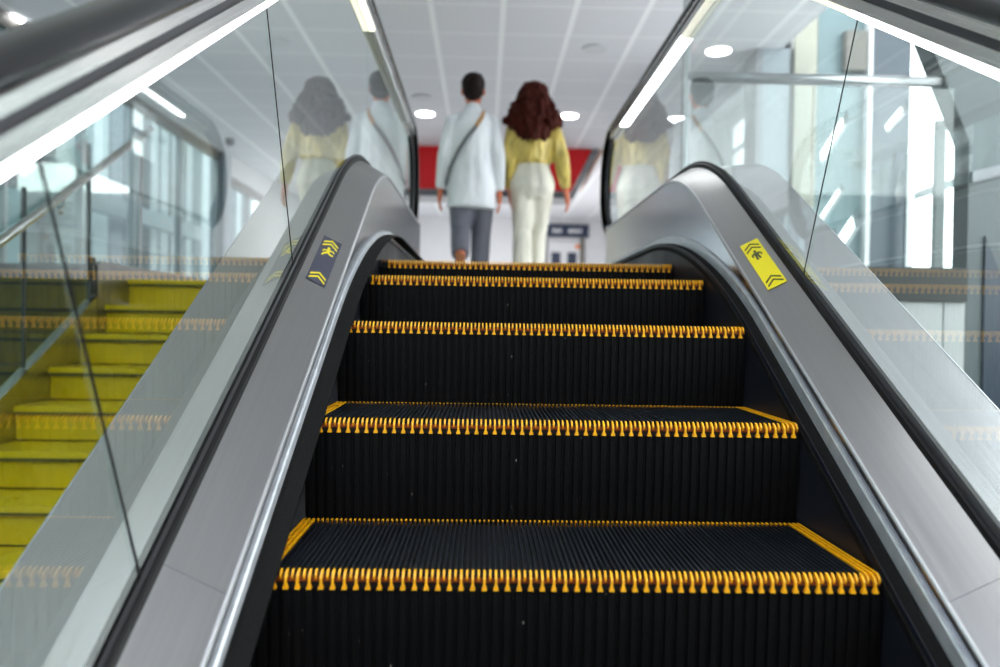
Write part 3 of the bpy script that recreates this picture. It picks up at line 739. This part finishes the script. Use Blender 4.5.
# ------------------------------------------------------------------ people
def cloth(name, col, rough=.75, bump=.5, sc=6., cv=.10, sheen=0):
    m = mat(name, col, rough)
    add_noise(m, (sc, sc, sc * .45), colvar=cv, bump=bump, nscale=1, detail=1.6, dist=.10)
    if sheen: nodes(m)[2].inputs['Sheen Weight'].default_value = sheen
    return m
M['skin_a'] = mat('skin_tone_man', (.72, .20, .09), .5); M['skin_b'] = mat('skin_tone_woman', (.72, .20, .09), .5)
M['coat'] = cloth('white_coat_cotton', (.84, .88, .91), .7, .7)
M['tansleeve'] = cloth('taupe_lining', (.42, .34, .32), .7)
M['greytr'] = cloth('grey_trouser_cloth', (.15, .155, .19), .8)
M['blouse'] = cloth('yellow_satin', (.66, .51, .12), .30, .9, 12, .25)
M['cream'] = cloth('cream_trouser_cloth', (.76, .74, .63), .7, .8)
M['hair_dark'] = add_noise(mat('dark_brown_hair', (.010, .0035, .003), .6, spec=.2), (60, 60, 20), colvar=.4, bump=.6)
M['hair_red'] = add_noise(mat('auburn_hair', (.050, .0065, .003), .6, spec=.12), (40, 40, 40), colvar=.5, bump=.8, dist=.02)
M['strap_tan'] = mat('tan_strap', (.45, .24, .09), .6); M['strap_grey'] = mat('grey_strap', (.13, .14, .15), .6)
M['sandal'] = mat('tan_sandal_leather', (.36, .13, .05), .5)
M['shoe'] = mat('cream_shoe', (.66, .64, .56), .5)

def remeshed(name, bm, m, parent, voxel=.012, sm=2):
    o = obj(name, bm, m, parent, smooth=True)
    md = o.modifiers.new('remesh', 'REMESH'); md.mode = 'VOXEL'; md.voxel_size = voxel; md.use_smooth_shade = True
    if sm:
        s = o.modifiers.new('smooth', 'SMOOTH'); s.factor = .5; s.iterations = sm
    return o

def foot_r(d, lateral, vertical):
    return (vertical, lateral) if abs(d.y) >= .8 else (lateral, vertical)

def hand(bm, w, d, side, k=1.0):
    """relaxed hand hanging from wrist w along d: palm, four bent fingers of different length, thumb at the side"""
    d = Vector(d).normalized(); w = Vector(w); fwd = Vector((0, 1, 0)); fwd = (fwd - d * fwd.dot(d)).normalized(); lat = d.cross(fwd)
    lat = lat * (1 if lat.x * side < 0 else -1)         # towards the thigh
    g = 1.12 * k
    P = [w, w + d * .035 * g, w + d * .090 * g]
    tube(bm, P, [(.021 * g, .027 * g), (.019 * g, .040 * g), (.016 * g, .043 * g)], 12)
    for o_, ln in ((.034, .072), (.0115, .080), (-.0115, .074), (-.034, .058)):
        b0 = w + d * .084 * g + fwd * o_ * g
        tube(bm, [b0, b0 + d * ln * .45 * g + lat * .004, b0 + d * ln * .78 * g + lat * .014, b0 + d * ln * g + lat * .028], [.0088 * g, .0082 * g, .0076 * g, .0068 * g], 8)
    b0 = w + d * .028 * g + fwd * .030 * g
    tube(bm, [b0, b0 + d * .032 * g + fwd * .022 * g, b0 + d * .066 * g + fwd * .028 * g + lat * .008], [.014 * g, .0115 * g, .0095 * g], 8)

def make_person(loc, rotz, H, pose, skin, female, root_label):
    k = H / 1.78; hs = 1.0 if female else 1.12
    V_ = lambda *a: Vector(a) * k
    bm = bmesh.new()
    # torso
    hipw = .150 if female else .145; shw = .150 if female else .178
    tube(bm, [V_(0, .0, .86), V_(0, 0, .93), V_(0, .0, 1.02), V_(0, .01, 1.12), V_(0, .0, 1.25), V_(0, -.005, 1.36), V_(0, -.01, 1.43), V_(0, -.005, 1.475)],
         [(hipw * .8 * k, .10 * k), (hipw * k, .115 * k), (.140 * k, .105 * k), (.120 * k, .092 * k), (.148 * k, .105 * k), (shw * k, .105 * k), (shw * .85 * k, .085 * k), (.07 * k, .06 * k)], 20)
    tube(bm, [V_(0, -.005, 1.44), V_(0, .005, 1.50), V_(0, .015, 1.57)], [.062 * k, .053 * k, .055 * k], 14)
    # head with face, ears
    tube(bm, [V_(0, .045, 1.545), V_(0, .030, 1.575), V_(0, .020, 1.62), V_(0, .010, 1.67), V_(0, .004, 1.72), V_(0, 0, 1.755), V_(0, 0, 1.775)],
         [(a * k * hs, b_ * k * hs) for a, b_ in ((.030, .030), (.056, .070), (.068, .088), (.074, .096), (.070, .090), (.050, .064), (.018, .022))], 18)
    tube(bm, [V_(0, .112, 1.675), V_(0, .128, 1.640), V_(0, .105, 1.625)], [.007, .013, .012], 8)
    for s in (-1, 1):
        blob(bm, V_(s * .079 * hs, .0, 1.645), (.011 * k, .022 * k, .036 * k), 10)
        blob(bm, V_(s * .030, .100, 1.668), (.013, .010, .009), 8)
    blob(bm, V_(0, .104, 1.595), (.024, .012, .008), 10)
    J = {n: V_(*p) for n, p in pose.items()}
    for s, n in ((-1, 'L'), (1, 'R')):
        sh, el, wr = J['sh' + n], J['el' + n], J['wr' + n]
        tube(bm, [V_(s * .08, 0, 1.40), sh, sh.lerp(el, .5), el, el.lerp(wr, .35), wr], [.050 * k, .050 * k, .044 * k, .038 * k, .036 * k, .025 * k], 12)
        hand(bm, wr, wr - el, s, k)
        hp, kn, an = J['hp' + n], J['kn' + n], J['an' + n]
        tube(bm, [hp, hp.lerp(kn, .4), kn, kn.lerp(an, .3), an], [.088 * k, .075 * k, .055 * k, .054 * k, .036 * k], 14)
        to = J['to' + n]; hl = an + (an - kn).normalized() * .035 * k
        back = (to - an); back = Vector((back.x, back.y, back.z)).normalized()
        tube(bm, [hl - back * .055, hl - back * .01, hl.lerp(to, .5), to], [foot_r(back, a, b_) for a, b_ in ((.026, .026), (.034, .036), (.040, .024), (.040, .011))], 12)
    p = remeshed('person', bm, M[skin], None, .0060, 1)
    p.location = loc; p.rotation_euler = (0, 0, rotz); tag(p, root_label, 'person', 'people walking away on the landing')
    return p, J, k, V_

# walker in the white coat
poseM = dict(shL=(-.158, -.01, 1.400), elL=(-.228, -.03, 1.11), wrL=(-.256, .03, .855), shR=(.158, -.01, 1.400), elR=(.214, -.06, 1.11), wrR=(.226, -.02, .835),
             hpL=(-.085, 0, .90), knL=(-.085, -.02, .50), anL=(-.075, -.33, .255), toL=(-.070, -.33, .07), hpR=(.085, .0, .90), knR=(.080, .10, .50), anR=(.070, .10, .085), toR=(.075, .29, .03))
man, J, k, V_ = make_person((-.278, 5.0, FLOOR + .002), 0, 1.76, poseM, 'skin_a', False, 'person with short dark hair in a long white coat and grey trousers, walking away')
# trousers
bm = bmesh.new()
tube(bm, [V_(0, 0, .80), V_(0, 0, .90), V_(0, 0, 1.03)], [(.140, .12), (.155, .135), (.145, .12)], 20)
for n in 'LR':
    hp, kn, an = J['hp' + n], J['kn' + n], J['an' + n]
    tube(bm, [hp, hp.lerp(kn, .5), kn, kn.lerp(an, .5), an.lerp(kn, .14)], [.100, .098, .082, .078, .072], 16)
remeshed('trousers', bm, M['greytr'], man, .014)
# coat: shell with flared skirt and sleeves
bm = bmesh.new()
tube(bm, [V_(0, .0, .685), V_(.003, 0, .86), V_(0, 0, 1.0), V_(0, 0, 1.15), V_(0, 0, 1.30), V_(0, -.005, 1.385), V_(0, -.01, 1.450), V_(0, -.005, 1.495)],
     [(.200, .165), (.197, .16), (.185, .150), (.172, .142), (.178, .142), (.172, .13), (.118, .100), (.072, .070)], 28)
for s, n in ((-1, 'L'), (1, 'R')):
    sh, el, wr = J['sh' + n], J['el' + n], J['wr' + n]
    tube(bm, [V_(s * .10, -.005, 1.415), sh, sh.lerp(el, .5), el, el.lerp(wr, .6), wr + (wr - el).normalized() * .0], [.060, .066, .062, .056, .050, .045], 16)
remeshed('coat', bm, M['coat'], man, .0125)
bm = bmesh.new()
tube(bm, [V_(0, -.012, 1.465), V_(0, -.006, 1.500), V_(0, .004, 1.525)], [.078, .068, .062], 20); remeshed('collar', bm, M['coat'], man, .009)
# hair cap
bm = bmesh.new()
blob(bm, V_(0, -.018, 1.700), (.098, .108, .092), 20); blob(bm, V_(0, -.050, 1.635), (.086, .066, .080), 16); blob(bm, V_(0, .045, 1.755), (.080, .065, .040), 16)
blob(bm, V_(.01, .02, 1.775), (.066, .06, .028), 14)
remeshed('hair', bm, M['hair_dark'], man, .010)
# sandals
def shoe(parent, J, n, m, name='sandal', closed=False):
    an, to, kn = J['an' + n], J['to' + n], J['kn' + n]; hl = an + (an - kn).normalized() * .055
    d = (to - hl).normalized(); bm = bmesh.new()
    up_ = (an - kn).normalized(); up_ = -(up_ - d * up_.dot(d)).normalized()      # instep side of the sole
    base = hl - up_ * .018
    tube(bm, [base - d * .070, base - d * .03, base.lerp(to, .5), to + d * .025], [foot_r(d, a_, b_) for a_, b_ in ((.034, .010), (.040, .012), (.044, .011), (.038, .009))], 14)
    tube(bm, [hl - d * .062 + up_ * .002, hl - d * .045 + up_ * .020, hl + d * .01 + up_ * .030, hl + d * .05 + up_ * .022], [foot_r(d, .037, .010)] * 4, 10)
    if closed: tube(bm, [hl - d * .05 + up_ * .005, hl.lerp(to, .4) + up_ * .010, to + d * .012], [foot_r(d, .038, .030), foot_r(d, .043, .028), foot_r(d, .038, .013)], 14)
    else:
        q = hl.lerp(to, .72) + up_ * .012; tube(bm, [q - d * .018, q + d * .018], [foot_r(d, .046, .019)] * 2, 14)
    return remeshed(name, bm, m, parent, .007, 1)
shoe(man, J, 'L', M['sandal']); shoe(man, J, 'R', M['sandal'])
# crossbody bag: strap from one shoulder across the back, bag in front of the hip
bag = thing('crossbody_bag', 'crossbody bag with a grey and tan strap across the white coat', 'bag', (-.278, 5.0, FLOOR + .002))
def strap(pts, m, name='strap'):
    bm = bmesh.new(); n = len(pts); A, B, A2, B2 = [], [], [], []
    P = [Vector(p) for p in pts]
    for i, p in enumerate(P):
        t = (P[min(i + 1, n - 1)] - P[max(i - 1, 0)]).normalized(); out = Vector((p.x * .3, p.y, 0)).normalized(); w = t.cross(out).normalized() * .015
        A.append(p - w); B.append(p + w); A2.append(p - w + out * .004); B2.append(p + w + out * .004)
    loft([A, B, B2, A2], bm=bm); return obj(name, bm, m, bag)
strap([(.080, .02, 1.462), (.088, -.06, 1.455), (.075, -.120, 1.39), (.030, -.150, 1.31)], M['strap_tan'])
strap([(.030, -.150, 1.31), (-.04, -.158, 1.22), (-.11, -.150, 1.11), (-.172, -.115, .98), (-.205, -.04, .88), (-.205, .06, .84), (-.16, .18, .84)], M['strap_grey'])
bm = bmesh.new(); box(bm, -.20, .04, .185, .255, .72, .92); bmesh.ops.bevel(bm, geom=bm.edges[:], offset=.018, segments=3, affect='EDGES'); obj('pouch', bm, M['strap_grey'], bag)
strap([(-.15, .185, .89), (-.02, .170, 1.10), (.07, .150, 1.32), (.090, .08, 1.45), (.088, .02, 1.475)], M['strap_grey'])

# walker in the yellow blouse
poseW = dict(shL=(-.160, -.01, 1.43), elL=(-.200, -.02, 1.15), wrL=(-.185, .03, .880), shR=(.160, -.01, 1.43), elR=(.240, -.05, 1.16), wrR=(.290, .00, .890),
             hpL=(-.080, 0, .94), knL=(-.080, -.02, .52), anL=(-.085, -.20, .12), toL=(-.085, -.06, .03), hpR=(.080, .0, .94), knR=(.055, .12, .52), anR=(.035, .13, .085), toR=(.04, .30, .03))
wom, J, k, V_ = make_person((.215, 5.05, FLOOR + .002), 0, 1.70, poseW, 'skin_b', True, 'person with big curly auburn hair in a yellow blouse and cream trousers, walking away')
bm = bmesh.new()
tube(bm, [V_(0, 0, .82), V_(0, -.012, .90), V_(0, -.01, .98), V_(0, 0, 1.08), V_(0, 0, 1.17)], [(.145, .115), (.185, .145), (.175, .138), (.138, .108), (.135, .105)], 22)
for s, n in ((-1, 'L'), (1, 'R')):
    hp, kn, an = J['hp' + n], J['kn' + n], J['an' + n]
    tube(bm, [hp + V_(s * .008, -.01, .02), hp.lerp(kn, .3), hp.lerp(kn, .6), kn, kn.lerp(an, .5), an.lerp(kn, .02)], [.104, .102, .090, .079, .080, .084], 18)
    blob(bm, V_(s * .075, -.055, .90), (.085, .085, .09), 14)
remeshed('trousers', bm, M['cream'], wom, .0125)
bm = bmesh.new()
tube(bm, [V_(0, 0, 1.10), V_(0, 0, 1.14), V_(0, -.004, 1.20), V_(0, 0, 1.31), V_(0, -.005, 1.40), V_(0, -.01, 1.455), V_(0, -.005, 1.49)],
     [(.142, .115), (.170, .135), (.172, .135), (.176, .132), (.180, .118), (.135, .09), (.068, .062)], 24)
for s, n in ((-1, 'L'), (1, 'R')):
    sh, el, wr = J['sh' + n], J['el' + n], J['wr' + n]
    tube(bm, [V_(s * .09, -.005, 1.42), sh, sh.lerp(el, .5), el, el.lerp(wr, .5), wr.lerp(el, .06)], [.062, .070, .068, .064, .058, .040], 16)
remeshed('blouse', bm, M['blouse'], wom, .0125)
shoe(wom, J, 'L', M['shoe'], 'shoe', True); shoe(wom, J, 'R', M['shoe'], 'shoe', True)
# big curly hair: many curls merged into one mass
bm = bmesh.new(); rr = random.Random(11)
blob(bm, V_(0, -.035, 1.69), (.105, .115, .110), 18); blob(bm, V_(0, -.05, 1.752), (.078, .085, .048), 20); blob(bm, V_(0, -.06, 1.72), (.12, .09, .07), 18)
def hw_(t): return .052 + .195 * (min(1, t / .70)) ** .85 if t < .70 else .235 - .150 * (t - .70) / .30
for i in range(760):
    t = rr.random() ** .75                               # 0 top .. 1 bottom
    if t < .07: continue
    z = 1.790 - t * .49
    a = rr.uniform(0, 2 * PI); rad = rr.uniform(.70, 1.04)
    x = hw_(t) * math.cos(a) * rad; y = -.055 - .02 * t + (.06 + .075 * min(1, t * 2)) * math.sin(a) * rad
    if y > .045 and abs(x) < .10 and z < 1.75: continue
    r = rr.uniform(.012, .026)
    blob(bm, V_(x, y, z), (r, r, r * 1.5), 8)
for i in range(9):
    t = .15 + i * .085; blob(bm, V_(0, -.065, 1.800 - t * .50), (hw_(t) * .80, .09, .05), 14)
hr = remeshed('hair', bm, M['hair_red'], wom, .0095, 2)

# ------------------------------------------------------------------ light and camera
w = bpy.data.worlds.new('World'); bpy.context.scene.world = w; w.use_nodes = True
w.node_tree.nodes['Background'].inputs[0].default_value = (.94, .97, 1.0, 1)
w.node_tree.nodes['Background'].inputs[1].default_value = 4.6

def area(name, loc, rot, sx, sy, power, col=(1, 1, 1)):
    l = bpy.data.lights.new(name, 'AREA'); l.shape = 'RECTANGLE'; l.size = sx; l.size_y = sy; l.energy = power; l.color = col
    o = bpy.data.objects.new(name, l); C.objects.link(o); o.location = loc; o.rotation_euler = rot; return o
area('added_ceiling_light', (-.75, -.70, CEIL - .03), (0, 0, 0), .6, 1.3, 30, (.80, .88, 1))  # unseen light added for the bluish white on the stair-side deck
# unseen lights added to brighten the escalator from behind and the back hall
area('added_ceiling_light', (0, -3.0, CEIL - .03), (0, 0, 0), 2.4, 1.2, 60)
area('added_ceiling_light', (0, 13.5, CEIL - .03), (0, 0, 0), 3, 3, 170)

f, cx, cy, cz, yaw, pitch, roll = 770.989, -.16777, -1.25708, .40674, .0218231, -.0120657, .0154422
fw = Vector((math.sin(yaw) * math.cos(pitch), math.cos(yaw) * math.cos(pitch), math.sin(pitch)))
rt = Vector((math.cos(yaw), -math.sin(yaw), 0)); up = rt.cross(fw)
r2 = rt * math.cos(roll) + up * math.sin(roll); u2 = -rt * math.sin(roll) + up * math.cos(roll)
cam = bpy.data.cameras.new('camera'); co = bpy.data.objects.new('camera', cam); C.objects.link(co)
cam.sensor_width = 36; cam.lens = f / 1000 * 36; cam.clip_start = .02
co.matrix_world = Matrix(((r2.x, u2.x, -fw.x, cx), (r2.y, u2.y, -fw.y, cy), (r2.z, u2.z, -fw.z, cz), (0, 0, 0, 1)))
cam.dof.use_dof = True; cam.dof.focus_distance = 1.75; cam.dof.aperture_fstop = 2.1
sc = bpy.context.scene; sc.camera = co
sc.view_settings.view_transform = 'Standard'; sc.view_settings.look = 'None'; sc.view_settings.gamma = 1; sc.view_settings.exposure = .20
sc.cycles.max_bounces = 14; sc.cycles.transparent_max_bounces = 32; sc.cycles.glossy_bounces = 8; sc.cycles.diffuse_bounces = 5
sc.cycles.caustics_reflective = False; sc.cycles.sample_clamp_indirect = 6
